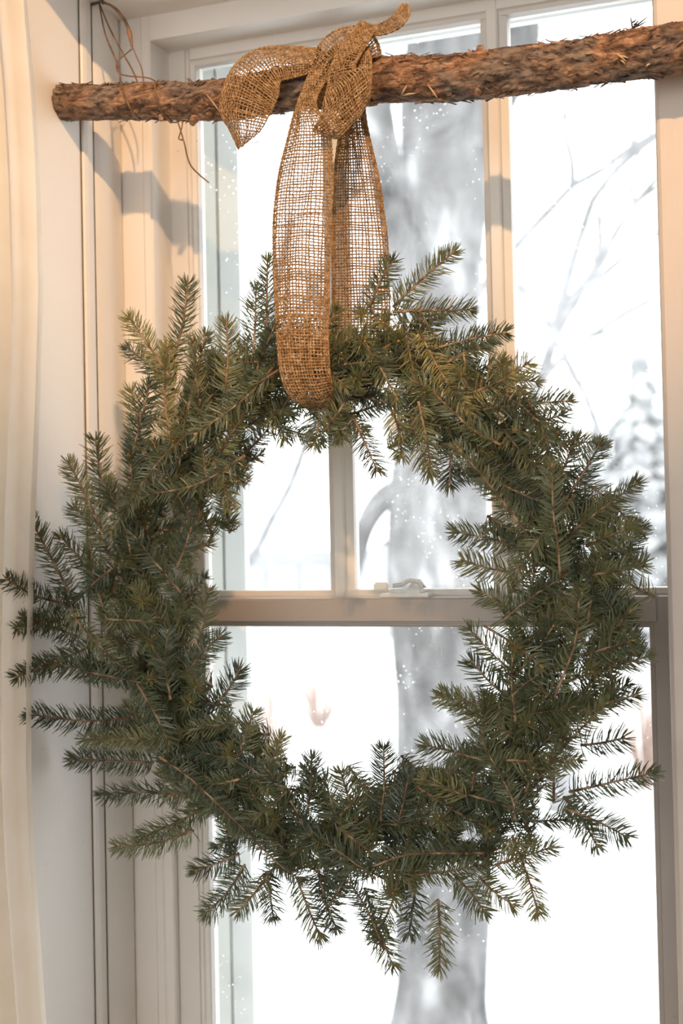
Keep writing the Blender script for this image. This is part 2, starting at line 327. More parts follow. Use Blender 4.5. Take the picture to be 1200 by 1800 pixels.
extrude_profile('meeting_rail', [(ly0, 1.2475), (ly0, 1.2755), (ly0 + .002, 1.278), (ly1 + .006, 1.278), (ly1 + .006, 1.2395), (ly0 + .011, 1.2395), (ly0 + .0095, 1.241), (ly0 + .0095, 1.2435), (ly0 + .0065, 1.244), (ly0 + .0065, 1.2465), (ly0 + .003, 1.247)], 'x', -0.9365, -0.2995, M['shaded_sash'], ls)
extrude_profile('bottom_rail', [(ly0, 0.535), (ly0, 0.60), (ly0 + .01, 0.607), (ly1, 0.607), (ly1, 0.535)], 'x', -0.9365, -0.2995, M['shaded_sash'], ls)
box('pane', (-0.931, -0.305), (ly0 + .018, ly0 + .021), (0.602, 1.243), glass_mat('old_glass', 0.08, 21.7), ls, bevel=0)
st = empty('storm_sash', (0, 0, 0)); st.parent = win
extrude_profile('outer_stop', [(-0.984, .088), (-0.977, .088), (-0.962, .150), (-0.962, .20), (-0.984, .20)], 'z', 0.53, 2.085, M['outer_jamb'], st)
extrude_profile('stile', [(-0.962, .158), (-0.958, .156), (-0.939, .182), (-0.939, .198), (-0.962, .198)], 'z', 0.53, 2.10, M['storm'], st)
box('stile', (-0.285, -0.255), (.158, .198), (0.53, 2.10), M['storm'], st)
extrude_profile('top_rail', [(.158, 2.090), (.182, 2.076), (.198, 2.076), (.198, 2.12), (.158, 2.12)], 'x', -0.962, -0.255, M['storm'], st)
box('outer_head', (-0.984, -0.25), (.1, .16), (2.086, 2.12), M['trim'], st)

# sash lock on the meeting rail
lk = at(716, 1046, 0.034); lk = np.array([lk[0], 0.034, 1.278])
lock = empty('sash_lock', lk, label='white painted sash lock with curled lever on the meeting rail', category='sash lock')
def lx(px): return at(px, 1045, 0.034)[0]
box('base_plate', (lx(672), lx(757)), (.022, .046), (1.278, 1.2835), M['plain_metal'], lock, .001)
box('housing', (lx(688), lx(744)), (.023, .045), (1.2835, 1.2895), M['plain_metal'], lock, .0015)
bm = bmesh.new()
bmesh.ops.create_cone(bm, cap_ends=True, segments=24, radius1=.0125, radius2=.006, depth=.011, matrix=Matrix.Translation((lx(733), .034, 1.296)))
from_bm('cam_dome', bm, M['plain_metal'], lock, True)
pl = catmull([(lx(745), .024, 1.290), (lx(741), .020, 1.2985), (lx(726), .019, 1.3005), (lx(713), .0195, 1.2955), (lx(698), .0195, 1.294)], 6)
tube('lever', pl, np.linspace(.0022, .003, len(pl)), M['plain_metal'], lock, 10)
box('thumb_tab', (lx(664), lx(690)), (.0165, .0225), (1.287, 1.2985), M['plain_metal'], lock, .0022)

# ------------------------------------------------------------------ outdoors
gx = np.linspace(-60, 30, 61); gy = np.linspace(0.2, 90, 61); V = []
for yy in gy:
    for xx in gx: V.append((xx, yy, -0.85 + 0.006 * yy + 0.22 * noise.noise((xx * .13, yy * .13, 2.0)) * min(1, yy / 6)))
FC = [(j * 61 + i, j * 61 + i + 1, (j + 1) * 61 + i + 1, (j + 1) * 61 + i) for j in range(60) for i in range(60)]
obj('ground', V, FC, M['snow'], kind=ST)

def rough_tube(P, R, n, amp, sc, seed):
    V, Fc = tube_vf(P, R, n); V = np.array(V); Pn = np.repeat(np.asarray(P), n, axis=0)
    for i in range(len(V)):
        d = V[i] - Pn[i]; q = Vector((V[i][0] * sc + seed, V[i][1] * sc, V[i][2] * sc * .35))
        V[i] = Pn[i] + d * (1 + amp * (noise.noise(q) + .5 * noise.noise(q * 2.7)))
    return V, Fc
def limb(name, pts, rad, parent, seed, n=14):
    P = catmull(pts, 10); R = np.interp(np.linspace(0, 1, len(P)), np.linspace(0, 1, len(rad)), rad)
    V, Fc = rough_tube(P, R, n, .25, 3.0, seed); return obj(name, V, Fc, M['tree_bark'], parent)
TY = 4.0
b0 = at(775, 1840, TY); b0[2] = -0.95
oak = empty('tree_trunk', b0, label='thick grey snow-dusted tree trunk just outside behind the wreath', category='tree')
P = [b0, at(772, 1790, TY), at(775, 1690, TY), at(768, 1400, TY), at(768, 1100, TY), at(772, 800, TY), at(775, 500, TY), at(782, 250, TY), at(785, 50, TY), at(790, -200, TY), at(800, -600, TY)]
limb('trunk', P, [.30, .225, .205, .185, .185, .20, .195, .185, .175, .165, .12], oak, 3.0, 28)
limb('limb', [at(720, 860, TY), at(672, 880, TY - .1), at(640, 930, TY - .15), at(625, 1010, TY - .2)], [.07, .045, .035, .02], oak, 9.0)
limb('limb', [at(735, 520, TY), at(700, 400, TY - .1), at(672, 260, TY - .2), at(655, 120, TY - .3), at(640, -60, TY - .3)], [.11, .075, .06, .05, .035], oak, 19.0)
limb('limb', [at(835, 260, TY), at(875, 150, TY), at(905, 80, TY), at(915, -90, TY)], [.10, .10, .095, .08], oak, 29.0)

def bare_tree(label, px, base_px, top_px, Y, r0, seed, n_lv=3, mat='haze_pale'):
    rnd = random.Random(seed); bpt = at(px, base_px, Y)
    bpt[2] = -0.85 + 0.006 * Y - .1; top = at(px + rnd.uniform(-20, 20), top_px, Y)
    root = empty('bare_tree', bpt, label=label, category='tree', group='bare haze-pale trees beyond the window')
    lst = []
    def grow(p, d, L, r, lv):
        pts = [p]; q = p.copy(); dd = d.copy()
        for k in range(7):
            dd = dd + np.array([rnd.gauss(0, .16), rnd.gauss(0, .12), rnd.gauss(0, .10)]); dd /= np.linalg.norm(dd); q = q + dd * L / 7; pts.append(q.copy())
        lst.append((catmull(pts, 3), np.linspace(r, r * .5, 22)))
        if lv > 0:
            for k in range(3 if lv > 1 else 4):
                s = rnd.choice((2, 3, 4, 5, 6, 7)); nd_ = dd + np.array([rnd.choice((-1, 1)) * rnd.uniform(.5, 1.1), rnd.uniform(-.5, .5), rnd.uniform(-.1, .7)])
                nd_ /= np.linalg.norm(nd_); grow(pts[s].copy(), nd_, L * rnd.uniform(.5, .7), r * .5, lv - 1)
    H = top[2] - bpt[2]
    grow(bpt, np.array([0.02, 0, 1.0]), H * .8, r0, n_lv)
    tubes('trunk', lst[:1], M[mat], root, 8); tubes('branches', lst[1:], M[mat], root, 5, kind='stuff')
bare_tree('slender haze-pale bare tree seen in the right-hand pane', 985, 1200, 0, 9.0, .12, 5)
bare_tree('haze-pale bare tree left of the ribbon, through the left pane', 395, 1200, 150, 14.0, .14, 8)
bare_tree('far pale bare tree by the right window post', 1120, 1150, 480, 34.0, .16, 12)

def conifer(label, px, Y, top_px, wid, seed):
    rnd = random.Random(seed); b = at(px, 1100, Y); b[2] = -0.85 + .006 * Y - .1; H = at(px, top_px, Y)[2] - b[2]
    root = empty('conifer', b, label=label, category='tree', group='haze-pale conifers beyond the yard')
    tube('trunk', [b, b + np.array([0, 0, H * .9])], [.16, .03], M['tree_bark'], root)
    V = []; Fc = []
    for t in range(34):
        z = b[2] + H * (.08 + .9 * (t + rnd.uniform(-.5, .5)) / 34); r = wid * (1 - t / 35) * rnd.uniform(.7, 1.2); nb = 8
        for k in range(nb):
            a = 2 * PI * (k + rnd.random() * .6) / nb; rr = r * rnd.uniform(.65, 1.15); o = len(V)
            c, s = math.cos(a), math.sin(a); hw = .16 * rr + .08
            V += [(b[0], b[1], z + .25), (b[0] + c * rr * .6 - s * hw, b[1] + s * rr * .6 + c * hw, z - .05), (b[0] + c * rr * .6 + s * hw, b[1] + s * rr * .6 - c * hw, z - .05), (b[0] + c * rr, b[1] + s * rr, z - .28), (b[0] + c * rr * .6, b[1] + s * rr * .6, z + .12)]
            Fc += [(o, o + 1, o + 4), (o, o + 4, o + 2), (o + 1, o + 3, o + 4), (o + 4, o + 3, o + 2), (o + 1, o + 2, o + 3)]
    obj('boughs', V, Fc, M['evergreen'], root, True, kind='stuff')
conifer('pale hazy conifer far off beside the right post', 1135, 24.0, 590, 2.2, 2)
conifer('smaller hazy conifer at far right, half hidden by the wreath', 1050, 30.0, 740, 1.3, 4)

hb = at(480, 1045, 26.0); hb[2] = -0.75
house = empty('neighbour_house', hb, label='pale clapboard house far across the snowy yard', category='house')
hx0, hx1 = at(330, 1000, 26.0)[0], at(640, 1000, 26.0)[0]; zt = at(480, 965, 26.0)[2]; zr = at(480, 922, 26.0)[2]
box('wall', (hx0, hx1), (26.0, 31.0), (-0.9, zt), M['siding'], house, 0)
extrude_profile('roof', [(25.6, zt - .05), (28.5, zr), (31.4, zt - .05), (31.4, zt + .1), (28.5, zr + .2), (25.6, zt + .1)], 'x', hx0 - .3, hx1 + .3, M['snow'], house)
for px in (440, 500, 555):
    c = at(px, 1000, 25.98); wn = box('window', (c[0] - .32, c[0] + .32), (25.94, 26.02), (zt - 1.25, zt - .35), M['siding'], house, 0)
    box('pane', (c[0] - .26, c[0] + .26), (25.93, 25.95), (zt - 1.18, zt - .42), M['house_glass'], wn, 0)
for j in range(6): box('board', (hx0, hx1), (25.97, 26.0), (zt - .30 - j * .3, zt - .28 - j * .3), M['house_glass'], house, 0)

def shrub(label, px, Y, wpx, toppx, seed):
    rnd = random.Random(seed); b = at(px, 1240, Y); b[2] = -0.85 + .006 * Y - .05; ht = at(px, toppx, Y)[2] - b[2]; wd = at(px + wpx, 1200, Y)[0] - b[0]
    root = empty('shrub', b, label=label, category='shrub', group='russet shrubs in the snow')
    lst = []
    for k in range(70):
        a = rnd.uniform(0, 2 * PI); s = rnd.uniform(.1, 1.3)
        e = b + np.array([math.cos(a) * wd * s, math.sin(a) * wd * s, ht * rnd.uniform(.6, 1.0)])
        m_ = (b + e) / 2 + np.array([math.cos(a) * wd * .1, 0, ht * .15]); lst.append((catmull([b, m_, e], 4), np.linspace(.007, .003, 9)))
    tubes('twigs', lst, M['shrub'], root, 4, kind='stuff')
shrub('russet leafless shrub low behind the left of the wreath opening', 465, 9.0, 75, 1120, 1)
shrub('second russet shrub nearer the grey trunk', 560, 13.0, 70, 1130, 2)
shrub('faint russet shrub by the right edge of the lower pane', 1130, 10.0, 55, 1190, 3)

# ------------------------------------------------------------------ curtain at the left
cy = -0.285; V = []; nu, nz = 60, 70
zs_ = np.linspace(2.45, 0.04, nz)
edge_px = [(-200, 40), (0, 47), (150, 60), (300, 69), (500, 75), (700, 70), (900, 62), (1150, 56), (1350, 56), (1500, 62), (1650, 73), (1800, 84), (2100, 92)]
ez = [at(40, y, cy)[2] for y, _ in edge_px]; ex = [at(x, y, cy)[0] for y, x in edge_px]
for z in zs_:
    xe = np.interp(z, ez[::-1], ex[::-1])
    for i in range(nu):
        u = i / (nu - 1); amp = .014 + .014 * (1 - u)
        V.append((xe - .34 * (1 - u), cy - .004 + amp * math.sin(u * 66 + .5 * math.sin(z * 2.1)) + .006 * math.sin(u * 71 + z) - .004, z))
FC = [(j * nu + i, j * nu + i + 1, (j + 1) * nu + i + 1, (j + 1) * nu + i) for j in range(nz - 1) for i in range(nu - 1)]
cur = obj('curtain', V, FC, M['curtain'], label='sheer cream curtain gathered at the left edge', category='curtain')

# ------------------------------------------------------------------ the bark-covered branch
RP = [at(98, 180, -.150), at(250, 178, -.150), at(400, 175, -.149), at(600, 142, -.148), at(800, 137, -.146), at(1000, 112, -.143), at(1200, 84, -.140)]
RP.append(RP[-1] + (RP[-1] - RP[-2]) * 1.3)
RP = [np.array(p) for p in RP]
rodP = catmull(RP, 70); NR = 84
rr = np.interp(np.linspace(0, 1, len(rodP)), [0, .12, .28, .42, .57, .7, .86, 1.0], [.0215, .0215, .024, .026, .026, .0255, .0262, .0265])
rod = empty('bark_branch', RP[0], label='rough bark-covered wooden branch hung across the window top', category='branch')
Vr, Fr = tube_vf(rodP, rr, NR, False); Vr = np.array(Vr); Pn = np.repeat(rodP, NR, axis=0)
for i in range(len(Vr)):
    d = Vr[i] - Pn[i]; p = Vr[i]
    q = Vector((p[0] * 34, p[1] * 75, p[2] * 75)); q2 = Vector((p[0] * 110 + 5, p[1] * 190, p[2] * 190))
    ridge = 1 - abs(noise.noise(q)) * 2; fl = 1 - abs(noise.noise(q2)) * 2
    big = noise.noise(Vector((p[0] * 9, p[1] * 20, p[2] * 20)))
    Vr[i] = Pn[i] + d * (0.955 + .085 * ridge + .075 * fl + .075 * big)
nose = 1 - .22 * np.clip(1 - np.arange(len(rodP)) / 9.0, 0, 1) ** 2
Vr = Pn + (Vr - Pn) * np.repeat(nose, NR)[:, None]
obj('bark', Vr, Fr, M['bark'], rod)
for end, k in ((0, 0), (1, len(rodP) - 1)):
    ring = Vr[k * NR:(k + 1) * NR]; c = ring.mean(0); Vc = list(ring * .98 + c * .02) + [c]
    obj('cut_end', Vc, [(i, (i + 1) % NR, NR) for i in range(NR)], M['wood_end'], rod, False)
# bark flakes lifted off the surface
fv = []; ff = []
for k in range(900):
    t = random.randrange(6, len(rodP) - 6); a = random.uniform(0, 2 * PI); T = rodP[t + 2] - rodP[t - 2]; T /= np.linalg.norm(T)
    U = np.cross(T, [0, 0, 1.]); U /= np.linalg.norm(U); W = np.cross(U, T); o = math.cos(a) * U + math.sin(a) * W; s = -math.sin(a) * U + math.cos(a) * W
    c = rodP[t] + o * rr[t] * 1.01; L = random.uniform(.004, .016); wd = random.uniform(.002, .007); lift = random.uniform(.0005, .0045)
    tt = T * random.choice((-1, 1)) + s * random.uniform(-.7, .7); tt /= np.linalg.norm(tt); sd = np.cross(o, tt); b = len(fv)
    th = o * .0008
    fv += [c - tt * L / 2 - sd * wd * .5, c - tt * L / 2 + sd * wd * .5, c + tt * L / 2 + sd * wd * .35 + o * lift, c + tt * L / 2 - sd * wd * .35 + o * lift]
    fv += [v + th for v in fv[b:b + 4]]
    ff += [(b, b + 1, b + 2, b + 3), (b + 7, b + 6, b + 5, b + 4), (b, b + 4, b + 5, b + 1), (b + 1, b + 5, b + 6, b + 2), (b + 2, b + 6, b + 7, b + 3), (b + 3, b + 7, b + 4, b)]
obj('bark_flakes', fv, ff, M['bark'], rod, False, kind='stuff')
# knots, stubs and splinters
def rod_at(px):
    i = int(np.argmin([abs(((np.array(cam_rot).T @ (p - CAM))[0] / -(np.array(cam_rot).T @ (p - CAM))[2]) * F + 600 - px) for p in rodP])); return i
for px, off in ((352, (0, -.02, .014)), (356, (-.006, -.012, -.026)), (372, (.004, -.014, -.024)), (848, (0, -.012, .024)), (290, (0, -.01, -.022)), (430, (0, -.02, .008)), (845, (.0, -.015, -.024))):
    i = rod_at(px); p = rodP[i] + np.array(off) * .9; q = rodP[i] + np.array(off) * random.uniform(1.1, 1.3) + np.array([random.uniform(-.003, .003), 0, 0])
    P = catmull([p, (p + q) / 2, q], 4); V, Fc = rough_tube(P, np.linspace(.0055, .0032, len(P)), 9, .5, 160, px); obj('knot_stub', V, Fc, M['bark'], rod, True)
for (x0, y0, x1, y1) in ((705, 168, 715, 150), (708, 168, 728, 164), (752, 150, 768, 172), (1080, 92, 1100, 108), (1085, 98, 1104, 102), (362, 165, 385, 195), (1090, 106, 1098, 112), (1135, 117, 1142, 112)):
    i = rod_at((x0 + x1) / 2); Y = rodP[i][1] - rr[i] * 1.0
    tube('splinter', [at(x0, y0, Y), at((x0 + x1) / 2, (y0 + y1) / 2 - 1, Y - .003), at(x1, y1, Y - .002)], [.0009, .0011, .0006], M['straw'], rod, 5)

# ------------------------------------------------------------------ nail and wire at the left
nl = atX(165, 8, XL + .008)
nail = empty('nail', nl, label='dark nail driven into the trim above the branch end', category='nail')
tube('shank', [nl - np.array([.012, 0, 0]), nl + np.array([.014, 0, .002])], [.0017, .0017], M['nail'], nail, 10)
tube('head', [nl + np.array([.013, 0, .002]), nl + np.array([.0155, 0, .0022])], [.0042, .0042], M['nail'], nail, 14)
wr = empty('hanging_wire', nl + np.array([.008, 0, 0]), label='rusty wire looped from the nail around the left branch end', category='wire')
n0 = nl + np.array([.008, 0, .002])
yf = -.150 - .026
tube('front_strand', catmull([n0, at(185, 60, -.115), at(206, 112, -.15), at(213, 148, yf + .003), at(221, 172, yf - .001), at(230, 192, yf + .002), at(243, 210, -.150), at(250, 205, -.128), at(252, 180, -.122)], 8), .0011, M['wire'], wr, 6)
tube('back_strand', catmull([n0, at(192, 48, -.10), at(214, 90, -.112), at(232, 122, -.118), at(243, 150, -.121), at(248, 185, -.123)], 8), .0011, M['wire'], wr, 6)
tp = catmull([n0 + np.array([0, 0, .001]), at(196, 10, -.1), at(214, 28, -.108), at(226, 52, -.112), at(232, 82, -.115)], 8)
tube('twisted_end', tp, np.interp(np.linspace(0, 1, len(tp)), [0, .5, .72, .8, 1], [.0016, .0022, .0024, .0036, .0015]), M['wire'], wr, 8)
tube('tail_strand', catmull([at(232, 80, -.115), at(240, 100, -.116), at(248, 118, -.118), at(252, 140, -.119), at(251, 160, -.122)], 6), .0009, M['wire'], wr, 6)
tube('cross_strand', catmull([at(232, 86, -.116), at(219, 97, -.13), at(206, 110, -.149), at(207, 126, -.16), at(222, 133, -.163), at(245, 135, -.16), at(264, 138, -.155), at(279, 147, -.148)], 6), .0010, M['wire'], wr, 6)
tube('wrap', catmull([at(279, 147, -.150)] + [rodP[rod_at(283 + 4 * k)] + np.array([0, -math.sin(a) * .0265, math.cos(a) * .0265]) for k, a in enumerate(np.linspace(.2, PI * 2 - .4, 9))], 5), .0010, M['wire'], wr, 6)
tube('loose_tail', catmull([at(309, 208, -.155), at(315, 222, -.165), at(320, 238, -.168), at(325, 256, -.168), at(329, 275, -.167), at(336, 292, -.166), at(350, 307, -.165), at(367, 321, -.165)], 6), .0010, M['wire'], wr, 6)
tube('loose_loop', catmull([at(321, 208, -.15), at(320, 222, -.163), at(316, 236, -.168), at(314, 244, -.168), at(320, 246, -.168)], 6), [.0009] * 24 + [.0019], M['wire'], wr, 6)
# the same hanging at the far end, beyond the picture's right edge
ne = np.array([-0.12, -0.083, 2.04])
nail2 = empty('nail', ne, label='dark nail in the right post above the branch', category='nail')
tube('shank', [ne + np.array([0, .012, 0]), ne + np.array([0, -.014, .002])], [.0017, .0017], M['nail'], nail2, 10)
tube('head', [ne + np.array([0, -.013, .002]), ne + np.array([0, -.0155, .0022])], [.0042, .0042], M['nail'], nail2, 14)
ir = int(np.argmin(abs(rodP[:, 0] + 0.12))); cc = rodP[ir]
lp = [ne + np.array([0, -.009, .003])] + [cc + np.array([.001 * k, math.cos(a) * .0295, -math.sin(a) * .0295]) for k, a in enumerate(np.linspace(0, PI, 9))] + [ne + np.array([.002, -.009, .003])]
wr2 = empty('hanging_wire', ne, label='plain wire loop holding the branch at the right post', category='wire')
tube('loop', catmull(lp, 6), .0011, M['wire'], wr2, 6)

# ------------------------------------------------------------------ burlap ribbon, woven thread by thread
def weave(name, stations, parent, bulge=.006, n_warp=15, spacing=.0036, wide=None, selv=3, thick=.0011, ripple=0.0, fold=None, seed=0):
    rg = np.random.default_rng(seed + 5)
    S = np.array([np.concatenate([at(a, b, c), at(d, e, f)]) for (a, b, c, d, e, f) in stations])
    C = catmull(S, 24); mid = (C[:, :3] + C[:, 3:]) / 2
    arc = np.concatenate([[0], np.cumsum(np.linalg.norm(np.diff(mid, axis=0), axis=1))]); Ltot = arc[-1]
    st_u = arc[::24][:len(stations)]
    nw = max(6, int(Ltot / spacing)); per = 3; nu = nw * per + 1
    U = np.linspace(0, Ltot, nu)
    Lc = np.stack([np.interp(U, arc, C[:, k]) for k in range(3)], 1); Rc = np.stack([np.interp(U, arc, C[:, k + 3]) for k in range(3)], 1)
    wsc = np.ones(nu) if wide is None else np.interp(U, st_u, wide)
    vb = .035 * selv
    vj = np.concatenate([np.arange(selv) * .033 + .008, np.linspace(vb + .025, 1 - vb - .025, n_warp), 1 - .008 - np.arange(selv)[::-1] * .033])
    def surf(ui, v):                        # ui index array, v array -> points, normal, across
        l, r = Lc[ui], Rc[ui]; ac = r - l
        T = np.gradient((Lc + Rc) / 2, axis=0)[ui]
        N = np.cross(ac, T); N /= np.linalg.norm(N, axis=-1, keepdims=True) + 1e-9
        N = np.where(N[..., 1:2] > 0, -N, N) if fold is None else N
        w_ = np.linalg.norm(ac, axis=-1); off = bulge * np.sin(PI * v) * np.clip(w_ / .06, 0, 1)
        if ripple: off = off + ripple * np.sin(v * 9 + U[ui] * 30) * np.sin(PI * v)
        return l + ac * v[..., None] + N * off[..., None], N, ac / (w_[..., None] + 1e-9)
    A = thick * .75
    ps, nr, acr, wdt = [], [], [], []
    # warp threads
    for j, v in enumerate(vj):
        ui = np.arange(nu); vv = np.clip(v + .006 * np.sin(U * 90 + j * 1.7) + rg.normal(0, .004), 0, 1) * np.ones(nu)
        p, n, a = surf(ui, vv); p = p + n * (A * np.cos(PI * ui / per + PI * j))[:, None]
        edge = j < selv or j >= len(vj) - selv
        ps.append(p); nr.append(n); acr.append(a); wdt.append(thick * (1.15 if edge else 1.0) * (wsc if not edge else np.maximum(wsc, 1.0)) * rg.uniform(.8, 1.2))
    def emit(ps, nr, acr, wdt, base):
        V = []; Fc = []
        for p, n, a, wd in zip(ps, nr, acr, wdt):
            o = base + sum(len(x) for x in V); k = len(p)
            q = np.stack([p - a * wd[:, None], p + n * wd[:, None] * .6, p + a * wd[:, None], p - n * wd[:, None] * .6], 1).reshape(-1, 3); V.append(q)
            i = np.arange(k - 1)[:, None] * 4
            f = np.concatenate([np.stack([i[:, 0] + c, i[:, 0] + (c + 1) % 4, i[:, 0] + 4 + (c + 1) % 4, i[:, 0] + 4 + c], 1) for c in range(4)]) + o
            Fc.append(f)
        return np.concatenate(V), np.concatenate(Fc)
    V1, F1 = emit(ps, nr, acr, wdt, 0)
    ps, nr, acr, wdt = [], [], [], []
    vs2 = np.sort(np.concatenate([vj, (vj[1:] + vj[:-1]) / 2])); ph = np.interp(vs2, vj, np.arange(len(vj)))
    vs2[0] = -.006; vs2[-1] = 1.006
    for i in range(nw + 1):
        c = min(nu - 1, i * per); jit = rg.integers(-1, 2) if 0 < i < nw else 0
        ui = np.full(len(vs2), np.clip(c + (jit if rg.random() < .06 else 0), 0, nu - 1))
        p, n, a = surf(ui, vs2); p = p - n * (A * np.cos(PI * i + PI * ph))[:, None]
        T = np.gradient((Lc + Rc) / 2, axis=0)[ui]; T /= np.linalg.norm(T, axis=1)[:, None] + 1e-9
        p = p + T * (rg.normal(0, .0003) + .0005 * np.sin(vs2 * 7 + i))[:, None]
        ps.append(p); nr.append(n); acr.append(T); wdt.append(np.full(len(vs2), thick * rg.uniform(.75, 1.2)) * wsc[c])
    V2, F2 = emit(ps, nr, acr, wdt, 0)
    a = obj(name, V1, F1, M['jute'], parent); b = obj('weft_threads', V2, F2, M['jute'], a, kind='stuff')
    return a
kn = at(605, 100, -.175)
rib = empty('burlap_ribbon', kn, label='tan burlap ribbon knotted round the branch and looped under the wreath', category='ribbon')
loop = [(578, 90, -.135, 640, 82, -.135), (560, 104, -.168, 615, 100, -.176), (545, 125, -.186, 588, 122, -.194), (522, 182, -.196, 556, 178, -.204), (505, 240, -.196, 580, 232, -.204), (485, 330, -.194, 585, 325, -.205), (479, 420, -.198, 581, 420, -.212),
        (482, 520, -.210, 578, 520, -.222), (487, 605, -.222, 577, 605, -.226), (492, 655, -.226, 580, 652, -.220), (506, 692, -.220, 588, 684, -.202), (530, 712, -.200, 596, 698, -.178), (556, 716, -.165, 606, 703, -.150),
        (575, 700, -.118, 665, 690, -.110), (583, 600, -.090, 684, 600, -.086), (583, 480, -.090, 683, 480, -.088), (583, 400, -.094, 679, 400, -.092), (587, 300, -.100, 664, 300, -.098), (597, 220, -.106, 644, 215, -.104), (600, 150, -.112, 640, 145, -.112), (592, 95, -.125, 642, 88, -.125)]
weave('hanging_loop', loop, rib, .007, 14, .0037, [1.2, 1.1, 1.0, .98, .92, .86, .95, 1.25, 1.3, 1.2, 1.2, 1.3, 1.3, 1.2, 1.0, .95, .9, .95, 1.1, 1.2, 1.2], 3, .00105, .0022, seed=1)
weave('side_tail', [(566, 86, -.180, 552, 126, -.178), (515, 82, -.176, 515, 137, -.192), (465, 83, -.172, 493, 143, -.200), (426, 101, -.176, 490, 160, -.207), (400, 134, -.186, 483, 182, -.208), (386, 192, -.200, 471, 206, -.208), (404, 230, -.204, 455, 232, -.206), (419, 261, -.205, 428, 255, -.205)], rib, .012, 14, .0038, [1.0, 1.1, 1.05, 1.1, 1.15, 1.1, .75, .75], 3, .00105, .002, seed=2)
weave('front_tail', [(634, 38, -.178, 658, 57, -.180), (612, 64, -.198, 648, 73, -.202), (592, 94, -.212, 637, 92, -.214), (580, 122, -.213, 626, 112, -.222), (575, 152, -.210, 622, 136, -.216), (568, 190, -.208, 618, 170, -.208)], rib, .008, 11, .0032, [1.1] * 6, 2, .00105, .002, seed=3)
weave('front_flap', [(572, 188, -.224, 624, 128, -.230), (561, 210, -.229, 640, 116, -.234), (551, 229, -.226, 651, 140, -.229), (570, 239, -.220, 650, 162, -.223), (591, 244, -.214, 646, 180, -.216)], rib, .012, 18, .0030, [1.1] * 5, 3, .00105, .003, seed=9)
weave('loop_return', [(594, 243, -.212, 646, 178, -.214), (612, 190, -.204, 650, 168, -.212), (624, 140, -.203, 653, 135, -.212), (625, 108, -.205, 652, 104, -.209), (630, 92, -.198, 648, 88, -.196), (640, 86, -.180, 655, 84, -.176)], rib, .005, 8, .0036, [1.05] * 6, 2, .00105, seed=4)
weave('upper_tail', [(640, 40, -.178, 648, 62, -.180), (662, 43, -.182, 672, 61, -.184), (688, 30, -.186, 702, 49, -.188), (705, 9, -.186, 718, 30, -.188), (714, 7, -.184, 720, 17, -.184)], rib, .004, 8, .0038, [1.0, .85, .8, .95, 1.1], 2, .00105, seed=5)
weave('knot_band', [(546, 112, -.182, 560, 128, -.190), (560, 80, -.176, 584, 102, -.198), (590, 54, -.166, 606, 82, -.194), (632, 47, -.156, 630, 76, -.190), (660, 68, -.146, 643, 90, -.188), (667, 108, -.146, 648, 114, -.186), (662, 150, -.130, 650, 160, -.150)], rib, .008, 9, .0036, [1.05] * 7, 2, .00105, .003, seed=6)
# frayed thread ends along the cut edge of the front flap
fr = []
for k in range(26):
    t = k / 25; x = 573 + (624 - 573) * t; y = 187 + (129 - 187) * t
    fr.append((catmull([at(x, y, -.228), at(x - random.uniform(1, 5), y - random.uniform(2, 7), -.232), at(x - random.uniform(-2, 9), y - random.uniform(5, 13), -.231)], 3), np.linspace(.0009, .0005, 7)))
tubes('frayed_edge', fr, M['jute'], rib, 5, kind='stuff')
# band of ribbon wound round the branch under the knot
ia, ib = rod_at(560), rod_at(655); bc0, bc1 = rodP[ia], rodP[ib]; stt = []
bv = []; bf = []; nS = 40; nW = 12
for k in range(nS):
    a = 2 * PI * k / nS
    for j in range(nW):
        c = bc0 + (bc1 - bc0) * j / (nW - 1); r = .0292 + .0012 * math.cos(PI * (k + j))
        bv.append(c + np.array([0, math.cos(a) * r, math.sin(a) * r]))
for k in range(nS):
    for j in range(nW - 1): bf.append((k * nW + j, k * nW + j + 1, ((k + 1) % nS) * nW + j + 1, ((k + 1) % nS) * nW + j))
wb = obj('wound_band', bv, bf, M['jute'], rib); sm = wb.modifiers.new('thickness', 'SOLIDIFY'); sm.thickness = .0015

# ------------------------------------------------------------------ the fir wreath
WC = at(607, 1062, -.155)                    # ring centre
WR = 0.283
wreath = empty('fir_wreath', WC - np.array([0, 0, WR]), label='large round fresh fir wreath hanging before the window', category='wreath')
ring = [WC + WR * np.array([math.cos(a), 0, math.sin(a)]) for a in np.linspace(0, 2 * PI, 73)]
tube('wire_ring', ring, .003, M['wire_ring'], wreath, 8)

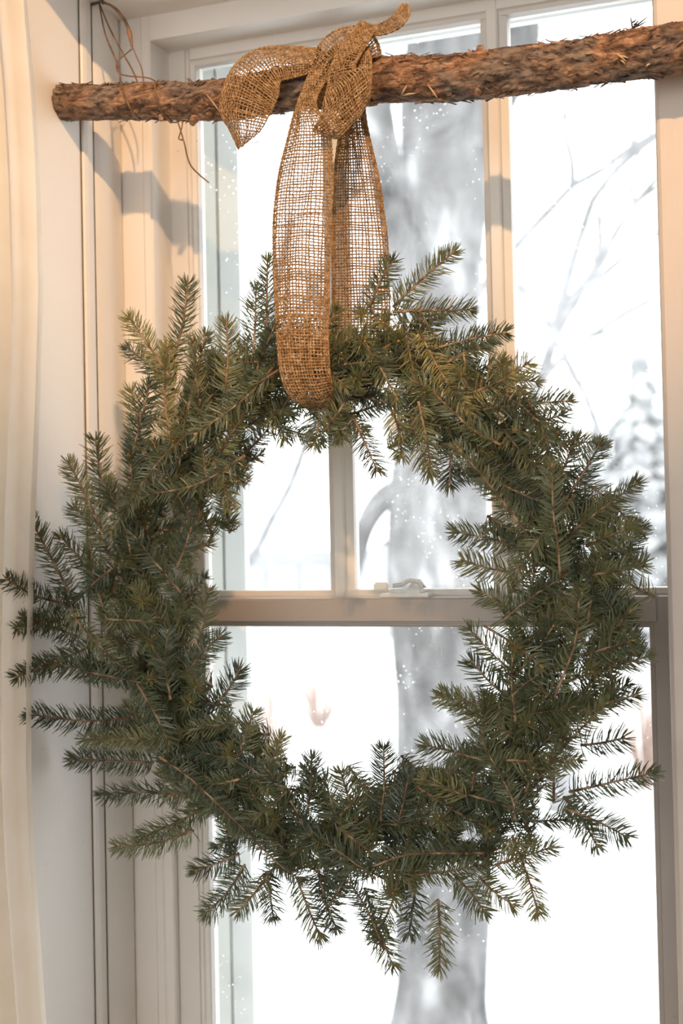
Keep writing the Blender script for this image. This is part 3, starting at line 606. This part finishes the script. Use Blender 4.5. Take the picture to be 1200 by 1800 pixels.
def needles_vf(P, N0, rg, length, dens, spread, r_stem, start=0.0, fan=True):
    """flat tapering needles along the stem polyline P; N0 = face direction of the spray"""
    seg = np.linalg.norm(np.diff(P, axis=0), axis=1); arc = np.concatenate([[0], np.cumsum(seg)]); Lt = arc[-1]
    n = int(Lt * (1 - start) / dens); s = (start + (1 - start) * (np.arange(n) + .5 + rg.uniform(-.45, .45, n)) / max(n, 1)) * Lt
    pos = np.stack([np.interp(s, arc, P[:, k]) for k in range(3)], 1)
    Tg = np.gradient(P, axis=0); Tg = np.stack([np.interp(s, arc, Tg[:, k]) for k in range(3)], 1); Tg /= np.linalg.norm(Tg, axis=1)[:, None]
    rel = s / Lt
    nf = 14 if fan else 0
    pos = np.concatenate([pos, np.repeat(P[-1:], nf, 0)]); tl = P[-1] - P[-2]; tl /= np.linalg.norm(tl)
    Tg = np.concatenate([Tg, np.repeat(tl[None], nf, 0)]); rel = np.concatenate([rel, np.ones(nf)]); n += nf
    N = N0 - Tg * (Tg @ N0)[:, None]; N /= np.linalg.norm(N, axis=1)[:, None] + 1e-9; B = np.cross(Tg, N)
    side = PI * (np.arange(n) % 2); phi = side + rg.normal(0, spread, n)
    up = rg.random(n) < .22; phi = np.where(up, rg.uniform(.2, PI - .2, n), phi)
    O = np.cos(phi)[:, None] * B + np.sin(phi)[:, None] * N
    al = np.radians(np.where(rel < .999, 67 - 17 * rel ** 2 + rg.normal(0, 6, n), rg.uniform(5, 58, n)))
    D = np.cos(al)[:, None] * Tg + np.sin(al)[:, None] * O
    ln = length * (np.where(rel > .85, 1 - 2.0 * (rel - .85), 1.0)) * np.where(up, .85, 1) * rg.uniform(.78, 1.12, n)
    p0 = pos + O * r_stem * .8; p1 = p0 + D * (ln * .5)[:, None]
    D2 = D + Tg * rg.uniform(.0, .45, n)[:, None] + N * rg.uniform(-.1, .25, n)[:, None]; D2 /= np.linalg.norm(D2, axis=1)[:, None]
    p2 = p1 + D2 * (ln * .5)[:, None]
    W = np.cross(D, rg.normal(0, .45, (n, 3)) + N); W /= np.linalg.norm(W, axis=1)[:, None] + 1e-9; H = np.cross(D, W)
    wd = (rg.uniform(.00066, .00092, n))[:, None]
    V = np.stack([p0 - W * wd * .7, p0 + W * wd * .7, p0 + H * wd * .7, p1 - W * wd, p1 + W * wd, p1 + H * wd * .8, p2 - W * wd * .35, p2 + W * wd * .35, p2 + D2 * wd * .8], 1).reshape(-1, 3)
    b = (np.arange(n) * 9)[:, None]
    quads = np.concatenate([b + np.array(q) for q in ((0, 1, 4, 3), (1, 2, 5, 4), (2, 0, 3, 5), (3, 4, 7, 6))])
    tris = np.concatenate([b + np.array(q) for q in ((4, 5, 7), (5, 3, 6), (5, 6, 7))])   # closing the tip half
    return V, quads.tolist() + tris.tolist()
BUD = None
n_sprig = 0
def sprig(P, mat='needle', length=.0205, dens=.00105, spread=.42, r=(.0017, .0009), face=None, start=0.0, bud=True, seed=0):
    """stem with needles; thing > sprig > needles, bud"""
    global n_sprig
    n_sprig += 1
    rg = np.random.default_rng(seed + 101 * n_sprig)
    P = np.asarray(P, float)
    N0 = np.array([0.38, -1.0, 0.05]) + rg.normal(0, .28, 3) if face is None else np.array(face, float); N0 /= np.linalg.norm(N0)
    R = np.linspace(r[0], r[1], len(P)); Vs, Fs = tube_vf(P, R, 6)
    o = obj('sprig', Vs, Fs, M['stem'], wreath)
    V, Fc = needles_vf(P, N0, rg, length, dens, spread, r[1], start)
    obj('needles', V, Fc, M[mat], o, False, kind='stuff')
    if bud:
        t = P[-1] - P[-2]; t /= np.linalg.norm(t); a = P[-1]
        bp = np.array([a - t * .0015, a + t * .0005, a + t * .002, a + t * .0035, a + t * .0046])
        Vb, Fb = tube_vf(bp, [.0008, .0017, .0019, .0013, .0004], 6); obj('bud', Vb, Fb, M['bud'], o)
    return o
def bent(p, q, rg, n=9, sag=.06, ydip=.0):
    p, q = np.array(p), np.array(q); L = np.linalg.norm(q - p); m = (p + q) / 2 + rg.normal(0, sag * L * .5, 3) + np.array([0, ydip, 0])
    return catmull([p, m, q], n // 2)
rgw = np.random.default_rng(77)
# sprays whose outline or stem the photograph shows: base pixel -> tip pixel
OUT = [(300, 650, 330, 500), (300, 665, 228, 560), (312, 690, 226, 612), (300, 780, 294, 610), (395, 690, 398, 570), (432, 690, 450, 510), (470, 640, 470, 460), (330, 720, 360, 590),
       (252, 800, 232, 690), (228, 820, 262, 680), (188, 900, 168, 775), (188, 960, 122, 815), (200, 990, 132, 895), (132, 1060, 55, 915), (185, 1050, 108, 945), (120, 1062, 12, 1018), (150, 1085, 30, 1105), (140, 1120, 42, 1085),
       (170, 1130, 30, 1190), (240, 1190, 70, 1165), (230, 1262, 52, 1256), (270, 1340, 128, 1335), (300, 1300, 150, 1300), (320, 1400, 180, 1398), (340, 1460, 205, 1488), (360, 1420, 250, 1470), (420, 1500, 345, 1530), (430, 1520, 362, 1605), (470, 1540, 420, 1600),
       (520, 1540, 562, 1645), (560, 1530, 590, 1630), (470, 1530, 480, 1610), (640, 1560, 690, 1695), (770, 1580, 772, 1700), (700, 1560, 660, 1650), (730, 1560, 720, 1640),
       (690, 540, 795, 445), (690, 548, 825, 545), (650, 540, 690, 460), (740, 620, 885, 585), (780, 640, 860, 600), (830, 690, 925, 640), (850, 720, 998, 705), (900, 760, 985, 730), (960, 880, 1010, 770), (985, 890, 1052, 785), (1010, 930, 1118, 850), (1030, 960, 1100, 930),
       (1040, 1010, 1128, 992), (1050, 1140, 1105, 1075), (1030, 1150, 1112, 1125), (1020, 1250, 1115, 1222), (1020, 1310, 1092, 1298), (1000, 1392, 1142, 1360), (990, 1420, 1100, 1470), (990, 1400, 1048, 1485), (900, 1470, 945, 1605), (870, 1520, 965, 1490), (840, 1540, 900, 1590), (800, 1540, 850, 1600),
       (560, 690, 552, 778), (590, 720, 600, 770), (620, 730, 662, 825), (690, 720, 705, 800), (720, 720, 758, 832), (370, 800, 405, 885), (395, 770, 420, 845), (800, 780, 790, 850), (480, 720, 500, 770),
       (930, 970, 800, 935), (930, 1010, 815, 985), (905, 1080, 845, 1040), (965, 1222, 826, 1108), (900, 1230, 830, 1165), (900, 1290, 780, 1220), (860, 1340, 750, 1310), (880, 1250, 775, 1225), (820, 1400, 745, 1370), (668, 1450, 674, 1318), (700, 1450, 718, 1365), (620, 1460, 600, 1360), (470, 1400, 492, 1300), (540, 1430, 548, 1335), (420, 1330, 445, 1255), (590, 1450, 570, 1370), (380, 1240, 420, 1180), (350, 1130, 365, 1040), (310, 1000, 335, 930), (330, 1180, 385, 1120)]
for k, (x0, y0, x1, y1) in enumerate(OUT):
    yb = rgw.uniform(-.20, -.165); yt = yb + rgw.uniform(-.02, .03)
    if x1 < 120: yt = min(yt, -.175); yb = min(yb, -.18)
    pb, pt = at(x0, y0, yb), at(x1, y1, yt)
    if pt[0] < -1.012: pt = atX(x1, y1, -1.012)            # leaning forward past the curtain edge
    if pb[0] < -1.0: pb = atX(x0, y0, -1.0)
    sprig(bent(pb, pt, rgw, 10, .05), 'needle_olive' if rgw.random() < .16 else 'needle', rgw.uniform(.0205, .0240), .00072, .42, seed=k)
# long bare-stemmed boughs lying along the front
BOUGH = [[(490, 650), (430, 690), (310, 780), (250, 850), (195, 935)], [(480, 645), (430, 700), (345, 762)], [(280, 1330), (330, 1365), (400, 1430), (480, 1510), (525, 1545)], [(232, 1188), (270, 1250), (296, 1305)], [(124, 1058), (136, 1092), (180, 1140), (240, 1195)],
         [(195, 1000), (160, 1030), (128, 1062)], [(880, 782), (830, 755), (760, 690), (718, 665)], [(930, 945), (890, 890), (850, 840), (805, 788)], [(985, 1020), (980, 960), (972, 900), (970, 820)], [(850, 1500), (720, 1502), (640, 1525), (570, 1508)], [(660, 1545), (600, 1500), (545, 1468)],
         [(735, 705), (750, 775), (757, 825)], [(905, 1440), (898, 1400), (850, 1310)], [(675, 1670), (640, 1590), (580, 1510)], [(975, 1225), (1010, 1130), (1018, 1040)], [(430, 800), (350, 850), (260, 870)], [(190, 1190), (145, 1180), (250, 1200)], [(215, 1090), (190, 1088), (262, 1092)], [(300, 1230), (290, 1170), (295, 1110)], [(420, 1370), (350, 1385), (300, 1398)], [(850, 1100), (900, 1130), (950, 1170)], [(1010, 870), (960, 930), (910, 1000)]]
for k, pl_ in enumerate(BOUGH):
    P = catmull([at(x, y, -.218 + .010 * math.sin(i * 1.3 + k)) for i, (x, y) in enumerate(pl_)], 6)
    sprig(P, 'needle', .0185, .0009, .5, (.0017, .0009), (0.35, -1, 0.0), .05, seed=300 + k)
# young tips that point at the room, seen end-on as stars
STAR = [(632, 556), (626, 665), (700, 600), (745, 690), (1020, 1035), (305, 775), (640, 600), (215, 985), (262, 1195), (520, 1110), (335, 1235), (930, 1270), (938, 1350), (860, 1460), (770, 1440), (590, 1110), (650, 1460), (560, 1480), (690, 1570), (400, 1330), (250, 1055), (880, 640), (810, 660), (980, 760), (905, 1140), (1040, 1180), (480, 1440), (820, 1500), (330, 1000), (265, 1130), (985, 1300), (600, 620), (680, 520)]
for k, (x, y) in enumerate(STAR):
    dx, dy = x - 607, y - 1062; rad = math.hypot(dx / .927, dy)
    if rad < 290 or rad > 520:
        s = min(max(rad, 320), 500) / rad; x, y = 607 + dx * s, 1062 + dy * s
    a_ = at(x + rgw.uniform(-16, 16), y + rgw.uniform(-16, 16), -.175); b_ = at(x, y, -.225)
    sprig(bent(a_, b_, rgw, 6, .05), 'needle_olive', .0185, .0010, 1.2, (.0016, .0012), (0.2, 0.1, 1.0), .1, seed=600 + k)
# body of the wreath: sprigs up to the limit, and a joined filling of shorter sprays between them
NB = 298 - n_sprig; NF = 170
fillV = []; fillF = []; fstV = []; fstF = []; nfv = 0
for k in range(NB + NF):
    fill = k >= NB
    th = 2 * PI * (k * 0.6180339887 % 1.0)
    rad = np.array([math.cos(th), 0, math.sin(th)]); tan = np.array([-math.sin(th), 0, math.cos(th)])
    sgn = -1 if (math.cos(th) < 0 or (math.sin(th) > .25)) else 1
    lay = k % 3 if not fill else k % 2         # 0 back, 1 middle, 2 front
    off_r = rgw.uniform(-.050, .048); yy = (-.120, -.155, -.192)[lay] + rgw.uniform(-.014, .014)
    inward = rgw.random() < .40
    ph = math.radians(rgw.uniform(8, 62)) * (-1 if inward else 1)
    d = tan * sgn * math.cos(ph) + rad * math.sin(ph); d[1] = (rgw.uniform(-.25, .1) if lay == 2 else rgw.uniform(-.15, .25)); d /= np.linalg.norm(d)
    L = rgw.uniform(.085, .125)
    b_ = WC + (WR + off_r) * rad; b_[1] = yy; b_ = b_ - d * L * .5
    e_ = b_ + d * L; re = math.hypot(e_[0] - WC[0], e_[2] - WC[2])
    lim_o, lim_i = (.080, .074) if fill else (.094, .082)
    if re > WR + lim_o or re < WR - lim_i:
        tgt = WR + lim_o if re > WR else WR - lim_i; b_[[0, 2]] += (e_[[0, 2]] - WC[[0, 2]]) / re * (tgt - re); e_ = b_ + d * L
    m_ = b_ + d * L * .5 + rad * rgw.uniform(-.008, .008)
    fc = np.array([0.4, -1, 0.1]) + rgw.normal(0, .45, 3)
    P = catmull([b_, m_, e_], 5); ln = rgw.uniform(.017, .0215)
    if not fill:
        sprig(P, 'needle_olive' if (lay == 2 and rgw.random() < .2) else 'needle', ln, .00062, .62, (.0018, .0009), fc, 0.0, lay == 2, seed=900 + k)
    else:
        V, Fc = needles_vf(P, fc / np.linalg.norm(fc), rgw, ln, .0007, .7, .0012)
        fillF += [tuple(i + nfv for i in f) for f in Fc]; fillV.append(V); nfv += len(V)
        v2, f2 = tube_vf(P, np.linspace(.0018, .0009, len(P)), 5, True, len(fstV)); fstV += v2; fstF += f2
fs = obj('inner_sprays', fstV, fstF, M['stem'], wreath, kind='stuff')
obj('needles', np.concatenate(fillV), fillF, M['needle'], fs, False, kind='stuff')

# ------------------------------------------------------------------ small fir twig caught on top of the branch
i = rod_at(1112); tb = rodP[i] + np.array([0, -.004, .026])
tw = empty('fir_twig', tb, label='tiny dry fir twig standing up from the branch at right', category='twig')
for (x0, y0, x1, y1) in ((1112, 52, 1108, 30), (1110, 50, 1135, 38), (1112, 48, 1137, 30), (1115, 46, 1128, 42), (1113, 44, 1122, 36), (1111, 50, 1100, 52), (1110, 40, 1118, 34), (1112, 54, 1130, 46)):
    tube('needle', [at(x0, y0, tb[1]), at((x0 + x1) / 2, (y0 + y1) / 2 + 1, tb[1]), at(x1, y1, tb[1] - .003)], [.0010, .0010, .0005], M['nail'], tw, 5)
